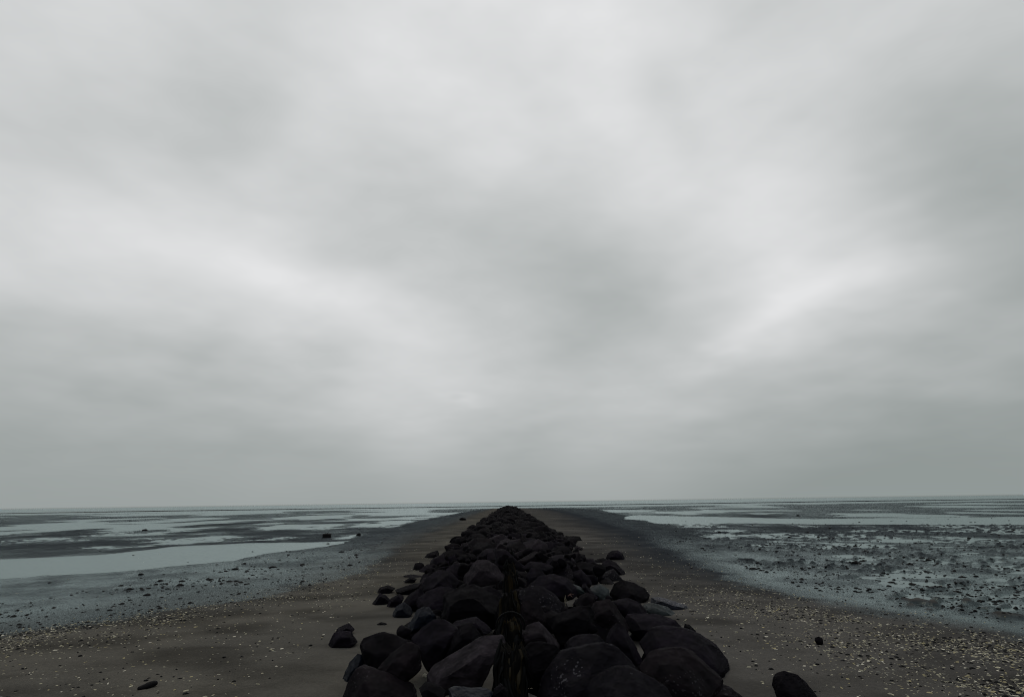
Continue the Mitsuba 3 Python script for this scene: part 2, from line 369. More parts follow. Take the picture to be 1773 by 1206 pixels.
B, D, W, S, U, G, P = "basalt", "basalt_dark", "basalt_brown", "basalt_speckled", "basalt_blue", "basalt_green", "basalt_pale"
NEAR = [  # polygon in photo pixels, place (h heap / g sand), shape (a angular / r round), material, label
    ([(590, 1212), (603, 1184), (617, 1160), (627, 1155), (645, 1159), (670, 1164), (699, 1178), (722, 1191), (728, 1212), (700, 1235), (620, 1235)], "g", "r", W, "brownish boulder cut by the lower frame edge at the left foot of the groyne"),
    ([(589, 1184), (603, 1150), (604, 1147), (619, 1130), (630, 1131), (640, 1155), (622, 1166), (607, 1180)], "g", "a", U, "blue-grey slab leaning on its edge under the knobbed black boulder"),
    ([(622, 1116), (622, 1106), (640, 1101), (665, 1094), (685, 1099), (712, 1111), (688, 1130), (662, 1150), (653, 1158), (633, 1150), (625, 1132)], "h", "r", D, "black boulder with a small knob on its upper left corner"),
    ([(652, 1160), (676, 1132), (702, 1114), (713, 1111), (725, 1118), (731, 1155), (716, 1161), (699, 1177), (673, 1168)], "h", "r", W, "brown pointed boulder in front of the knobbed black boulder"),
    ([(712, 1105), (730, 1086), (751, 1072), (764, 1071), (790, 1077), (800, 1085), (767, 1137), (734, 1147), (726, 1135), (722, 1115)], "h", "r", B, "broad humped boulder above a strip of bare sand, left of the pale slab"),
    ([(767, 1137), (780, 1105), (800, 1082), (817, 1078), (833, 1099), (831, 1104), (808, 1114)], "h", "a", D, "black wedge of rock behind the pale slab's upper edge"),
    ([(783, 1076), (825, 1067), (840, 1078), (853, 1091), (833, 1098), (800, 1092)], "h", "a", B, "low triangular rock left of the sand gap beside the posts"),
    ([(738, 1168), (751, 1150), (788, 1128), (837, 1100), (871, 1098), (876, 1110), (868, 1127), (854, 1146), (837, 1165), (808, 1182), (757, 1190), (739, 1180)], "h", "a", P, "large pale flat-topped slab tilted against the nearest wooden post"),
    ([(777, 1192), (800, 1187), (837, 1193), (853, 1199), (845, 1225), (779, 1225)], "h", "a", U, "blue-grey slab lying in the shade under the pale slab"),
    ([(724, 1188), (736, 1178), (757, 1190), (772, 1194), (770, 1215), (733, 1203)], "h", "a", D, "small black rock below the pale slab's left tip"),
    ([(569, 1115), (579, 1095), (590, 1091), (608, 1092), (619, 1110), (596, 1116), (573, 1122)], "g", "a", B, "angular rock alone on the sand left of the groyne, front half of a pair"),
    ([(580, 1098), (584, 1087), (604, 1079), (614, 1088), (609, 1094), (595, 1100)], "g", "a", B, "angular rock alone on the sand left of the groyne, rear half of a pair"),
    ([(704, 1090), (711, 1075), (722, 1055), (734, 1049), (748, 1052), (756, 1065), (751, 1074), (734, 1083)], "h", "a", U, "blue-black pointed rock with a sloping flank at the left foot of the heap"),
    ([(696, 1097), (703, 1083), (715, 1076), (734, 1073), (750, 1076), (732, 1090)], "g", "a", U, "flat blue-black slab in front of the pointed blue-black rock"),
    ([(676, 1068), (685, 1049), (699, 1041), (710, 1050), (716, 1058), (711, 1067), (685, 1071)], "g", "a", U, "blue-black trapezoid rock at the left foot of the heap"),
    ([(642, 1048), (658, 1026), (668, 1029), (676, 1037), (669, 1048)], "g", "a", B, "grey three-sided rock at the left edge of the groyne"),
    ([(653, 1024), (658, 1016), (672, 1012), (685, 1018), (676, 1026), (662, 1027)], "g", "a", D, "small dark rock with a light rim, outermost behind the grey three-sided rock"),
    ([(669, 1049), (676, 1035), (691, 1027), (701, 1032), (696, 1045), (682, 1053)], "g", "a", B, "low grey rock between the three-sided rock and the trapezoid rock"),
    ([(685, 1021), (711, 1011), (731, 1007), (736, 1016), (711, 1029), (693, 1031)], "h", "a", D, "long black rock lying flat on the left flank"),
    ([(696, 1044), (711, 1027), (728, 1017), (737, 1030), (722, 1053), (711, 1052)], "h", "r", B, "smooth sloping rock on the left flank with a pale upper face"),
    ([(718, 1046), (724, 1034), (740, 1022), (762, 1014), (777, 1015), (790, 1021), (775, 1045), (757, 1058), (730, 1057)], "h", "r", B, "overhanging boulder with a lit rim left of the huge black block"),
    ([(758, 1074), (771, 1028), (788, 1018), (820, 1011), (837, 1021), (866, 1032), (872, 1076), (830, 1082), (785, 1077)], "h", "a", D, "huge black block left of the posts, largest of the left flank"),
    ([(826, 1020), (830, 1014), (845, 1012), (863, 1021), (872, 1036), (862, 1058), (837, 1044)], "h", "r", S, "rounded bluish boulder between the huge black block and the posts"),
    ([(725, 1018), (739, 998), (759, 985), (779, 989), (797, 1006), (794, 1014), (757, 1017), (734, 1026)], "h", "r", B, "wide boulder with a hollow dark front, upper left flank"),
    ([(802, 1003), (808, 992), (825, 970), (840, 967), (860, 981), (874, 998), (866, 1021), (808, 1014)], "h", "a", P, "big pale peaked boulder touching the posts on their left"),
    ([(771, 985), (788, 975), (805, 977), (812, 989), (800, 1003), (785, 997)], "h", "r", B, "rounded boulder behind the wide boulder with a hollow front"),
    ([(711, 997), (719, 975), (731, 973), (736, 983), (725, 1000)], "h", "r", D, "black upright boulder on the outer left edge of the heap"),
    ([(698, 1006), (711, 998), (722, 1001), (716, 1009)], "g", "a", D, "small flat black stone on the sand under the black upright boulder"),
    ([(727, 976), (739, 959), (757, 952), (762, 958), (751, 977)], "h", "a", D, "black stone above the black upright boulder"),
    ([(724, 990), (736, 978), (752, 976), (756, 986), (738, 998)], "h", "a", B, "small grey stone wedged beside the black upright boulder"),
    ([(751, 974), (768, 955), (797, 951), (817, 963), (817, 980), (794, 977), (765, 982)], "h", "r", D, "large dark rounded boulder high on the left flank"),
    ([(822, 969), (832, 957), (843, 949), (854, 949), (874, 967), (860, 979), (838, 972)], "h", "a", B, "ridged boulder behind the big pale peaked boulder"),
    ([(795, 957), (806, 942), (826, 940), (842, 950), (826, 966), (810, 966)], "h", "a", B, "grey boulder behind the large dark rounded boulder"),
    ([(852, 1206), (856, 1190), (868, 1180), (880, 1195), (878, 1220), (856, 1222)], "h", "a", D, "black rock wedged against the foot of the nearest post"),
    # right of the posts
    ([(1107, 1153), (1118, 1133), (1135, 1122), (1173, 1120), (1199, 1127), (1227, 1147), (1253, 1176), (1255, 1188), (1225, 1205), (1185, 1212), (1150, 1200), (1122, 1178)], "h", "r", W, "big rounded reddish-brown boulder at the front right"),
    ([(1108, 1112), (1127, 1089), (1147, 1085), (1181, 1089), (1216, 1101), (1242, 1118), (1262, 1141), (1268, 1161), (1262, 1178), (1240, 1180), (1190, 1150), (1125, 1135)], "h", "r", B, "long smooth boulder curving down to the sand behind the reddish-brown boulder"),
    ([(926, 1212), (935, 1181), (955, 1147), (969, 1130), (983, 1127), (1021, 1118), (1044, 1114), (1063, 1117), (1084, 1133), (1107, 1155), (1101, 1190), (1061, 1230), (960, 1235)], "h", "r", S, "biggest front boulder, rounded and flecked, right of the nearest post"),
    ([(1000, 1225), (1012, 1184), (1038, 1167), (1067, 1157), (1089, 1157), (1118, 1170), (1147, 1187), (1172, 1214), (1150, 1240), (1030, 1245)], "h", "r", S, "flecked boulder at the lower frame edge before the biggest front boulder"),
    ([(1208, 1204), (1227, 1188), (1247, 1184), (1267, 1190), (1292, 1212), (1260, 1225), (1215, 1225)], "g", "a", W, "furrowed rock peeking over the lower frame edge below the reddish-brown boulder"),
    ([(1047, 1114), (1058, 1089), (1068, 1080), (1078, 1086), (1089, 1101), (1104, 1127), (1114, 1146), (1105, 1152), (1080, 1140), (1060, 1124)], "h", "a", B, "upright pointed rock between the flecked and the reddish-brown boulders"),
    ([(975, 1120), (985, 1108), (998, 1100), (1021, 1096), (1038, 1100), (1049, 1114), (1030, 1128), (986, 1135)], "h", "r", S, "bluish flecked stone behind the biggest front boulder"),
    ([(900, 1092), (912, 1081), (935, 1075), (946, 1086), (960, 1104), (970, 1120), (940, 1126), (905, 1122)], "h", "a", P, "peaked grey rock beside the second post on its right"),
    ([(904, 1124), (917, 1111), (943, 1109), (962, 1117), (975, 1128), (955, 1160), (929, 1190), (907, 1182)], "h", "r", D, "dark blunt boulder against the right side of the nearest post"),
    ([(900, 1062), (903, 1041), (917, 1036), (935, 1045), (946, 1066), (943, 1080), (917, 1086), (903, 1088)], "h", "r", W, "smooth brown egg-shaped boulder beside the third post"),
    ([(950, 1080), (958, 1066), (978, 1067), (998, 1049), (1021, 1048), (1029, 1061), (1026, 1090), (998, 1102), (965, 1106)], "h", "a", D, "black block in the dark hollow in the middle of the right flank"),
    ([(1020, 1050), (1032, 1038), (1055, 1038), (1067, 1052), (1081, 1072), (1091, 1088), (1067, 1103), (1044, 1100), (1024, 1086)], "h", "a", W, "sharp-edged reddish boulder right of the dark hollow"),
    ([(1059, 1041), (1070, 1036), (1089, 1035), (1107, 1043), (1121, 1058), (1107, 1068), (1081, 1066)], "h", "r", B, "boulder directly below the domed black boulder's left end"),
    ([(1078, 1076), (1085, 1062), (1107, 1060), (1135, 1061), (1164, 1069), (1180, 1084), (1176, 1092), (1147, 1096), (1118, 1104), (1095, 1100)], "h", "r", B, "broad low boulder behind the long smooth boulder"),
    ([(1055, 1028), (1064, 1009), (1078, 1003), (1098, 1008), (1116, 1018), (1126, 1030), (1124, 1040), (1110, 1044), (1078, 1040), (1058, 1037)], "g", "r", D, "domed black boulder on the right edge beside two flat slabs"),
    ([(1124, 1034), (1138, 1032), (1164, 1038), (1190, 1046), (1193, 1051), (1173, 1055), (1147, 1050), (1125, 1042)], "g", "a", "basalt_wet", "flat bluish slab reaching farthest out on the sand at the right edge"),
    ([(1108, 1049), (1116, 1045), (1130, 1044), (1158, 1052), (1174, 1066), (1158, 1065), (1124, 1060)], "g", "a", G, "flat greenish slab below the flat bluish slab"),
    ([(1183, 1088), (1186, 1079), (1193, 1080), (1207, 1093), (1201, 1096)], "g", "a", D, "small wedge-shaped stone beyond the broad low boulder on the sand"),
    ([(1048, 968), (1051, 959), (1059, 953), (1069, 952), (1077, 957), (1082, 966), (1081, 969)], "g", "r", B, "half-round dome boulder standing apart on the sand right of the groyne"),
    ([(1038, 987), (1044, 972), (1055, 967), (1067, 974), (1084, 992), (1067, 996), (1044, 994)], "g", "a", B, "gabled boulder on the sand just in front of the half-round dome boulder"),
    ([(990, 990), (1006, 985), (1021, 1000), (1026, 1010), (1015, 1017), (995, 1005)], "h", "r", B, "rounded grey stone below the long black rock on the right flank"),
    ([(996, 976), (1009, 971), (1032, 979), (1042, 987), (1043, 1006), (1026, 1008), (1009, 994)], "h", "a", D, "long black rock ending bluntly at the right edge of the heap"),
    ([(915, 1013), (935, 998), (958, 993), (983, 1000), (998, 1015), (1001, 1031), (980, 1036), (955, 1032), (932, 1020)], "h", "r", B, "broad smooth boulder right of the posts, above the brown egg-shaped boulder"),
    ([(894, 1026), (917, 1012), (940, 1014), (960, 1028), (975, 1046), (978, 1070), (952, 1072), (923, 1044)], "h", "r", S, "weathered dark boulder between the broad smooth boulder and the egg-shaped one"),
    ([(995, 1046), (1003, 1032), (1015, 1025), (1032, 1031), (1028, 1046), (1010, 1052)], "h", "r", W, "small reddish stone above the sharp-edged reddish boulder"),
    ([(990, 1010), (1003, 1014), (1016, 1023), (1006, 1030), (995, 1026)], "h", "a", G, "small light slab under the rounded grey stone"),
    ([(1006, 1012), (1012, 1009), (1036, 1034), (1028, 1038)], "h", "a", B, "narrow leaning bar of rock beside the small light slab"),
    ([(1020, 1018), (1038, 1010), (1055, 1020), (1056, 1036), (1032, 1036)], "h", "r", G, "pale-topped rounded boulder left of the domed black boulder"),
    ([(910, 998), (920, 983), (935, 984), (948, 995), (929, 1007), (912, 1014)], "h", "r", B, "grooved rounded boulder touching the fourth post on its right"),
    ([(903, 982), (917, 971), (940, 973), (958, 980), (956, 991), (935, 988)], "h", "r", B, "flat-topped boulder behind the grooved rounded boulder"),
    ([(897, 960), (912, 944), (932, 933), (946, 942), (953, 960), (937, 974), (903, 969)], "h", "a", P, "tall peaked boulder with a pale ridge high on the right flank"),
    ([(942, 975), (955, 960), (975, 965), (988, 980), (983, 997), (958, 994)], "h", "a", B, "squarish boulder left of the long black rock"),
    ([(970, 968), (983, 958), (996, 968), (1000, 985), (984, 982)], "h", "r", D, "dark rounded stone behind the squarish boulder"),
    ([(968, 936), (980, 927), (1003, 929), (1009, 937), (1010, 945), (980, 945)], "h", "a", D, "black blocky boulder sticking out at the right edge, far up the heap"),
    ([(944, 926), (955, 916), (963, 918), (970, 928), (958, 934)], "h", "a", D, "black hooded stone behind the black blocky boulder"),
    ([(984, 957), (1000, 955), (1010, 962), (1012, 970), (990, 970)], "h", "a", D, "low black stone at the right edge below the black blocky boulder"),
    ([(994, 948), (999, 944), (1010, 949), (1006, 953)], "g", "a", P, "small pale flat stone at the right edge under the black blocky boulder"),
    ([(950, 960), (962, 944), (984, 946), (992, 958), (975, 968)], "h", "r", D, "dark boulder right of the tall peaked boulder"),
    # strays on the sand
    ([(1336, 1190), (1339, 1172), (1346, 1163), (1358, 1162), (1380, 1168), (1398, 1185), (1416, 1208), (1390, 1225), (1352, 1205)], "g", "r", D, "dark boulder lying alone among shells at the lower right"),
    ([(1410, 1107), (1411, 1103), (1417, 1101), (1424, 1104), (1426, 1113), (1423, 1116), (1414, 1114)], "g", "r", D, "black round stone alone in the shell bed on the right"),
    ([(795, 897), (800, 895), (806, 897), (808, 900), (796, 900)], "g", "a", D, "lone dark stone on the sand far up the left side of the groyne"),
    ([(651, 1081), (659, 1076), (668, 1078), (671, 1081), (658, 1083)], "g", "a", D, "small flat dark stone on the sand near the trapezoid rock"),
]
GRP = "boulders of the groyne"
for k, (poly, mode, kind, mat, text) in enumerate(NEAR):
    tm = boulder_mesh(poly, mode, 100 + k, ext=0.0 if mode == "g" else 0.2, kind=kind)
    put("boulder", mikit.ply(tm, mat, smooth=30), label=text, cat="boulder", group=GRP)

# boulders farther along: a few shapes, turned and scaled
unit = []
for k in range(16):
    g = np.random.default_rng(500 + k)
    p = g.normal(size=(13 if k % 2 else 22, 3))
    p /= np.linalg.norm(p, axis=1, keepdims=True)
    p *= g.uniform(0.8, 1.05, (len(p), 1)) * np.array([1.0, 0.8, 0.66])
    unit.append(refine(p, 0.16, 0.035 if k % 2 else 0.028, 600 + k, smooth_n=2))
small = [t.simplify_quadric_decimation(face_count=110) if False else None for t in unit]
unit_ply = {}


def rotation(g, flat=0.45):
    ax = g.normal(size=3) * [flat, flat, 1]
    m = trimesh.transformations.euler_matrix(g.uniform(-flat, flat), g.uniform(-flat, flat), g.uniform(0, 6.28))
    return m


MATS = [B, B, B, D, D, W, S, P]
g = np.random.default_rng(31)
spots = []
y = 6.0
while y < 200:
    half_l, half_r = 2.15 + 0.5 * (float(n2(np.array(y / 3.0), np.array(1.0), 91)) - 0.5), 2.45 + 0.9 * (float(n2(np.array(y / 3.5), np.array(7.0), 92)) - 0.5)
    step = 0.52 if y < 40 else 0.7
    for x in np.arange(-half_l, half_r, step):
        xx, yy = x + g.uniform(-0.2, 0.2), y + g.uniform(-0.25, 0.25)
        if xx < -half_l - g.uniform(-.15, .35) or xx > half_r + g.uniform(-.15, .3):
            continue
        spots.append((xx, yy))
    y += step * 0.95
far_v, far_f, fill_v, fill_f, nfar, nfill = [], [], [], [], 0, 0
ico = [trimesh.creation.icosphere(subdivisions=1) for _ in range(6)]
lowp = []
for k in range(10):
    q = trimesh.creation.icosphere(subdivisions=2)
    v = np.array(q.vertices)
    gg = np.random.default_rng(900 + k)
    for _ in range(9):
        nrm = gg.normal(size=3); nrm /= np.linalg.norm(nrm)
        dcut = gg.uniform(0.55, 0.85)
        over = np.maximum(v @ nrm - dcut, 0)
        v = v - over[:, None] * nrm * 0.95
    lowp.append((v * [1, 0.82, 0.7], np.array(q.faces)))
n_mid = 0
for xx, yy in spots:
    r = float(np.clip(g.lognormal(-1.14, 0.28), 0.18, 0.55))
    z = profile(xx, yy) - 0.16 + g.uniform(-0.06, 0.10)
    pxl, pyl = screen((xx, yy, z + 0.15))
    m = np.eye(4)
    m[:3, :3] = rotation(g)[:3, :3] @ np.diag(np.array([1.1, 1.0, 0.95]) * r * g.uniform(0.85, 1.15, 3))
    if yy < 13.2:                                       # bed of smaller stones hidden under the near boulders
        if abs(xx) > 1.5 or yy < 7.5 and xx < 0:
            continue
        v, f = lowp[g.integers(len(lowp))]
        for _ in range(2 if abs(xx) < 1.1 or xx > 0 else 0):
            v2, f2 = lowp[g.integers(len(lowp))]
            q = trimesh.transformations.random_rotation_matrix(g.uniform(0, 1, 3))[:3, :3] * g.uniform(0.05, 0.13)
            fill_v.append(v2 @ q.T + [xx + g.uniform(-.2, .2), yy + g.uniform(-.2, .2), z + g.uniform(-0.2, 0.0)]); fill_f.append(f2 + nfill); nfill += len(v2)
        fill_v.append(v @ m[:3, :3].T * 0.75 + [xx, yy, z - 0.22]); fill_f.append(f + nfill); nfill += len(v)
        continue
    if yy < 30:                                         # rubble caught between the boulders
        for _ in range(2 if abs(xx) < 1.9 else 0):
            v, f = lowp[g.integers(len(lowp))]
            q = trimesh.transformations.random_rotation_matrix(g.uniform(0, 1, 3))[:3, :3] * g.uniform(0.07, 0.17)
            fill_v.append(v @ q.T + [xx + g.uniform(-.3, .3), yy + g.uniform(-.3, .3), z + g.uniform(0.0, 0.16)]); fill_f.append(f + nfill); nfill += len(v)
    if pyl > 950 and not (abs(xx) < 0.5):
        z -= 0.1
    m[:3, 3] = (xx, yy, z)
    if n_mid < 215:
        n_mid += 1
        u = int(g.integers(len(unit)))
        mat = MATS[int(g.integers(len(MATS)))]
        if (u, mat) not in unit_ply:
            unit_ply[(u, mat)] = mikit.ply(unit[u], mat, smooth=42)
        side = "left" if xx < 0 else "right"
        edge = abs(xx) > 1.5
        ll = f"dark boulder {'at the ' + side + ' foot' if edge else 'on the ' + side + ' slope'} of the groyne, beyond the big peaked boulders"
        put("boulder", {**unit_ply[(u, mat)], "to_world": T(m)}, label=ll, cat="boulder", group=f"boulders {'at the ' + side + ' foot' if edge else 'on the ' + side + ' slope'} beyond the peaked boulders")
    else:
        v, f = lowp[g.integers(len(lowp))]
        far_v.append(v @ m[:3, :3].T + m[:3, 3]); far_f.append(f + nfar); nfar += len(v)
put("groyne_rubble", mikit.ply((np.vstack(far_v), np.vstack(far_f)), D, smooth=40), label="far dark mass of boulders running out along the groyne", kind="stuff")
put("bedding_stones", mikit.ply((np.vstack(fill_v), np.vstack(fill_f)), D, smooth=40), label="dark small stones and rubble in the gaps between the boulders", kind="stuff")

# ---------------------------------------------------------------- wooden posts down the middle


def post_mesh(r, h, seed, n=28, rows=26):
    """a weathered pile: grooved along the grain, splintered at the top"""
    gg = np.random.default_rng(seed)
    th = np.linspace(0, 2 * np.pi, n, endpoint=False)
    groove = np.repeat(gg.uniform(-1, 1, n // 2), 2)[:n]
    top = h * (1 - 0.22 * np.abs(meshkit.fbm(np.stack([np.cos(th) * 1.7, np.sin(th) * 1.7, th * 0 + seed], -1), 3, seed) - 0.35) * 2) - 0.03 * gg.uniform(0, 1, n)
    vs = []
    for i in range(rows):
        t = i / (rows - 1)
        z = t * top
        wob = meshkit.fbm(np.stack([np.cos(th) * 2, np.sin(th) * 2, z * 4 + seed], -1), 3, seed + 3) - 0.5
        rr = r * (1.06 - 0.12 * t + 0.06 * groove + 0.34 * wob) * (1 - 0.32 * sstep(0.88, 1.0, t))
        vs.append(np.stack([rr * np.cos(th), rr * np.sin(th), z], -1))
    v = np.vstack(vs + [[[0, 0, h * 0.86]]])
    i, j = np.meshgrid(np.arange(rows - 1), np.arange(n), indexing="ij")
    a, b = i * n + j, i * n + (j + 1) % n
    q = np.stack([a, b, b + n, a + n], -1).reshape(-1, 4)
    f = np.vstack([q[:, [0, 1, 2]], q[:, [0, 2, 3]], np.stack([(rows - 1) * n + np.arange(n), (rows - 1) * n + (np.arange(n) + 1) % n, np.full(n, rows * n)], -1)])
    return trimesh.Trimesh(v, f, process=False)


def ribbon(points, width, seed):
    """a strap of weed along a polyline"""
    p = np.asarray(points, float)
    gg = np.random.default_rng(seed)
    t = np.gradient(p, axis=0); t /= np.linalg.norm(t, axis=1, keepdims=True) + 1e-9
    side = np.cross(t, gg.normal(size=3)); side /= np.linalg.norm(side, axis=1, keepdims=True) + 1e-9
    nrm = np.cross(side, t)
    w = width * (0.35 + 0.65 * np.sin(np.linspace(0.3, 2.95, len(p))))[:, None]
    ring = [p + side * w, p + nrm * w * 0.22, p - side * w, p - nrm * w * 0.22]
    v = np.stack(ring, 1).reshape(-1, 3)
    i, j = np.meshgrid(np.arange(len(p) - 1), np.arange(4), indexing="ij")
    q = np.stack([i * 4 + j, i * 4 + (j + 1) % 4, i * 4 + 4 + (j + 1) % 4, i * 4 + 4 + j], -1).reshape(-1, 4)
    return v, np.vstack([q[:, [0, 1, 2]], q[:, [0, 2, 3]]])


def joined(pieces):
    vs, fs, n = [], [], 0
    for v, f in pieces:
        vs.append(v); fs.append(f + n); n += len(v)
    return np.vstack(vs), np.vstack(fs)


def drape(r, h, seed, count, lo=0.25):
    """weed straps hanging from the head of a post"""
    gg = np.random.default_rng(seed)
    out = []
    for k in range(count):
        a = gg.uniform(0, 6.28)
        z0, ln = h * gg.uniform(0.6, 0.98), h * gg.uniform(lo, 0.75)
        s = np.linspace(0, 1, 9)
        aa = a + 0.5 * np.sin(s * gg.uniform(1, 5) + gg.uniform(0, 6)) * s
        rr = r * (0.75 + 0.38 * np.sqrt(s)) + 0.012 * np.sin(s * 9 + k)
        out.append(ribbon(np.stack([rr * np.cos(aa), rr * np.sin(aa), np.maximum(z0 - ln * s ** 1.3 + 0.03 * (s < 0.1), 0.0)], -1), gg.uniform(0.010, 0.034), seed + k))
    return joined(out)


POSTS = [(885, 1106, 4.55), (884, 1060, 5.7), (883, 1021, 7.1), (882, 984, 9.4), (881.5, 966, 11.2), (881, 950, 13.2)]
POST_LABEL = ["nearest wooden post, splintered, with ochre bare wood and black weed", "second wooden post, with a loop of rope over its black head", "third wooden post from the front, square-shouldered and streaked with weed",
              "fourth wooden post from the front, rising beside the grooved boulder", "fifth wooden post, beside the big pale peaked boulder", "sixth wooden post, between the tall peaked boulder and the ridged boulder"]
ys, extra = 15.0, []
while ys < 75 and len(extra) < 40:
    extra.append(ys); ys += 1.35 + 0.02 * (ys - 15)
pg = np.random.default_rng(77)
for k in range(len(POSTS) + len(extra)):
    if k < len(POSTS):
        px_, py_, dist = POSTS[k]
        d = ray(px_, py_)
        top = EYE + d * dist / (d @ fw)
        x_, y_, ztop = top
        r = (0.115, 0.098, 0.105, 0.10, 0.10, 0.10)[k]
        lab, grp = POST_LABEL[k], "wooden posts down the spine of the groyne"
    else:
        y_ = extra[k - len(POSTS)]
        x_, ztop, r = 0.03 + pg.uniform(-0.05, 0.05) + y_ * 0.0, 0.68 + pg.uniform(-0.05, 0.06), 0.10
        lab, grp = "small dark wooden post in the far row along the groyne's spine", "far wooden posts along the groyne"
    base = 0.02
    hh = ztop - base
    key = put("wooden_post", None, label=lab, cat="post", group=grp)
    M = T().translate([float(x_), float(y_), base]).rotate([0, 0, 1], float(pg.uniform(0, 360))).rotate([1, 0, 0], float(pg.uniform(-2.5, 2.5)))
    put("timber", mikit.ply(post_mesh(r, hh, 40 + k, 36 if k < 4 else 16, 34 if k < 4 else 10), "old_wood", smooth=35, to_world=M), key)
    put("seaweed", mikit.ply(drape(r, hh, 300 + 40 * k, 34 if k < 2 else 22 if k < 6 else 6), "seaweed", smooth=True, to_world=M), key)
    if k < 4:
        put("olive_weed", mikit.ply(drape(r, hh, 2300 + 40 * k, 4), "seaweed_olive", smooth=True, to_world=M), key)
    if k == 1:
        th = np.linspace(-0.35, math.pi + 0.35, 40)
        loop = np.stack([0.125 * np.cos(th), -0.03 + 0 * th - 0.03 * np.sin(th), hh - 0.10 + 0.115 * np.sin(th)], -1)
        v, f = ribbon(loop, 0.009, 4)
        t_ = trimesh.creation.sweep_polygon(shapely.Point(0, 0).buffer(0.008, 4), loop)
        put("rope_loop", mikit.ply(t_, "seaweed", smooth=True, to_world=T().translate([float(x_), float(y_), base])), key, label="black rope loop bent over the post's head")
# pale straws caught on the groyne
for pxs, z, text, mat in (([(903, 1190), (906, 1195), (910, 1199), (914, 1202)], 0.42, "pale frayed straw caught at the foot of the nearest post", "straw"),
                          ([(979, 1030), (978, 1037), (979, 1044), (980, 1050)], 0.55, "thin pale stalk standing in the right flank's dark hollow", "straw"),
                          ([(983, 1031), (987, 1029), (991, 1033)], 0.60, "reddish scrap lying above the pale stalk on the right flank", "pink_stone")):
    p0 = at(*pxs[0], z)
    dist = (p0 - EYE) @ fw - 0.12
    pts = [EYE + ray(*q) * dist / (ray(*q) @ fw) for q in pxs]
    v1, f1 = ribbon(pts, 0.008, 5)
    v2, f2 = ribbon([p + np.array([0.012, 0.01, 0.012]) * i for i, p in enumerate(pts)], 0.006, 6)
    put("dry_stalk", mikit.ply(joined([(v1, f1), (v2, f2)]), mat, smooth=True), label=text, cat="straw")

# ---------------------------------------------------------------- wreck block, driftwood, pebbles


def ground_at(px, py):
    z = 0.0
    for _ in range(6):
        p = at(px, py, z)
        z = float(ground_z(p[:1], p[1:2])[0])
    return np.array([p[0], p[1], z])


c = ground_at(566, 930)
blk = m3.Manifold.hull_points(np.array([(sx * 0.21 + sx * 0.02 * (t < 0), sy * 0.16, zz) for sx in (-1, 1) for sy in (-1, 1) for t, zz in ((-1, -0.08), (1, 0.20))] + [(0.2, 0.0, 0.215), (-0.19, 0.03, 0.21)]))
blk = blk.refine_to_length(0.03).to_mesh()
bm = trimesh.Trimesh(blk.vert_properties[:, :3], blk.tri_verts)
trimesh.smoothing.filter_taubin(bm, iterations=3)
bm.vertices = np.array(bm.vertices) + (meshkit.fbm(np.array(bm.vertices) * 9, 3, 5) - 0.5)[:, None] * np.array(bm.vertex_normals) * 0.035
key = put("timber_block", None, label="black squared block standing in the shallow pools far left", cat="block")
MB = T().translate([float(c[0]), float(c[1]), max(float(c[2]), 0.0)]).rotate([0, 0, 1], 8)
put("body", mikit.ply(bm, "black_wood", smooth=40, to_world=MB), key)
cap = ribbon([(-0.02, -0.02, 0.19), (0.02, 0.0, 0.235), (0.05, 0.02, 0.265), (0.06, 0.02, 0.29)], 0.02, 8)
put("iron_bolt", mikit.ply(cap, "black_wood", smooth=True, to_world=MB), key)
c = ground_at(622, 926)
for px_, py_, text, wx, hz in ((622, 927, "small greenish weed heap beside the pool right of the black block", 0.20, 0.22), (252, 918, "low black weed heap among the far left pools", 0.32, 0.18), (1382, 893, "black weed heap beside the long pool on the right flat", 0.25, 0.2)):
    c = ground_at(px_, py_)
    v, f = lowp[3]
    v = v * [wx, wx * 0.6, hz]
    v = v + (meshkit.fbm(v * 9, 2, 4) - 0.5)[:, None] * 0.12
    put("weed_heap", mikit.ply((v, f), "seaweed", smooth=35, to_world=T().translate([float(c[0]), float(c[1]), max(float(c[2]), 0) + 0.01])), label=text, cat="seaweed", group="weed heaps on the flats")

a_, b_ = ground_at(237, 1194), ground_at(273, 1186)
mid, ax = (a_ + b_) / 2, b_ - a_
L_ = np.linalg.norm(ax)
s = np.linspace(-1, 1, 22)
th = np.linspace(0, 2 * np.pi, 14, endpoint=False)
rr = 0.024 * (1 - np.abs(s) ** 7) ** 0.5 * (1 + 0.15 * np.sin(3 * s + 1)) + 1e-4
v = np.stack([np.repeat(s * L_ / 2, 14), (rr[:, None] * np.cos(th)).ravel(), (rr[:, None] * np.sin(th)).ravel() + np.repeat(0.006 * np.sin(2.2 * s), 14)], -1)
v[:, 1:] *= 1 + 0.25 * (meshkit.fbm(v * [6, 40, 40], 2, 3) - 0.5)[:, None]
i, j = np.meshgrid(np.arange(21), np.arange(14), indexing="ij")
q = np.stack([i * 14 + j, i * 14 + (j + 1) % 14, i * 14 + 14 + (j + 1) % 14, i * 14 + 14 + j], -1).reshape(-1, 4)
put("driftwood", mikit.ply((v, q[:, [0, 3, 2, 1]]), "black_wood", smooth=True, to_world=T().translate([float(mid[0]), float(mid[1]), float(mid[2]) + 0.018]).rotate([0, 0, 1], math.degrees(math.atan2(ax[1], ax[0])))),
    label="short black driftwood stick on the shelly sand at the lower left", cat="driftwood")
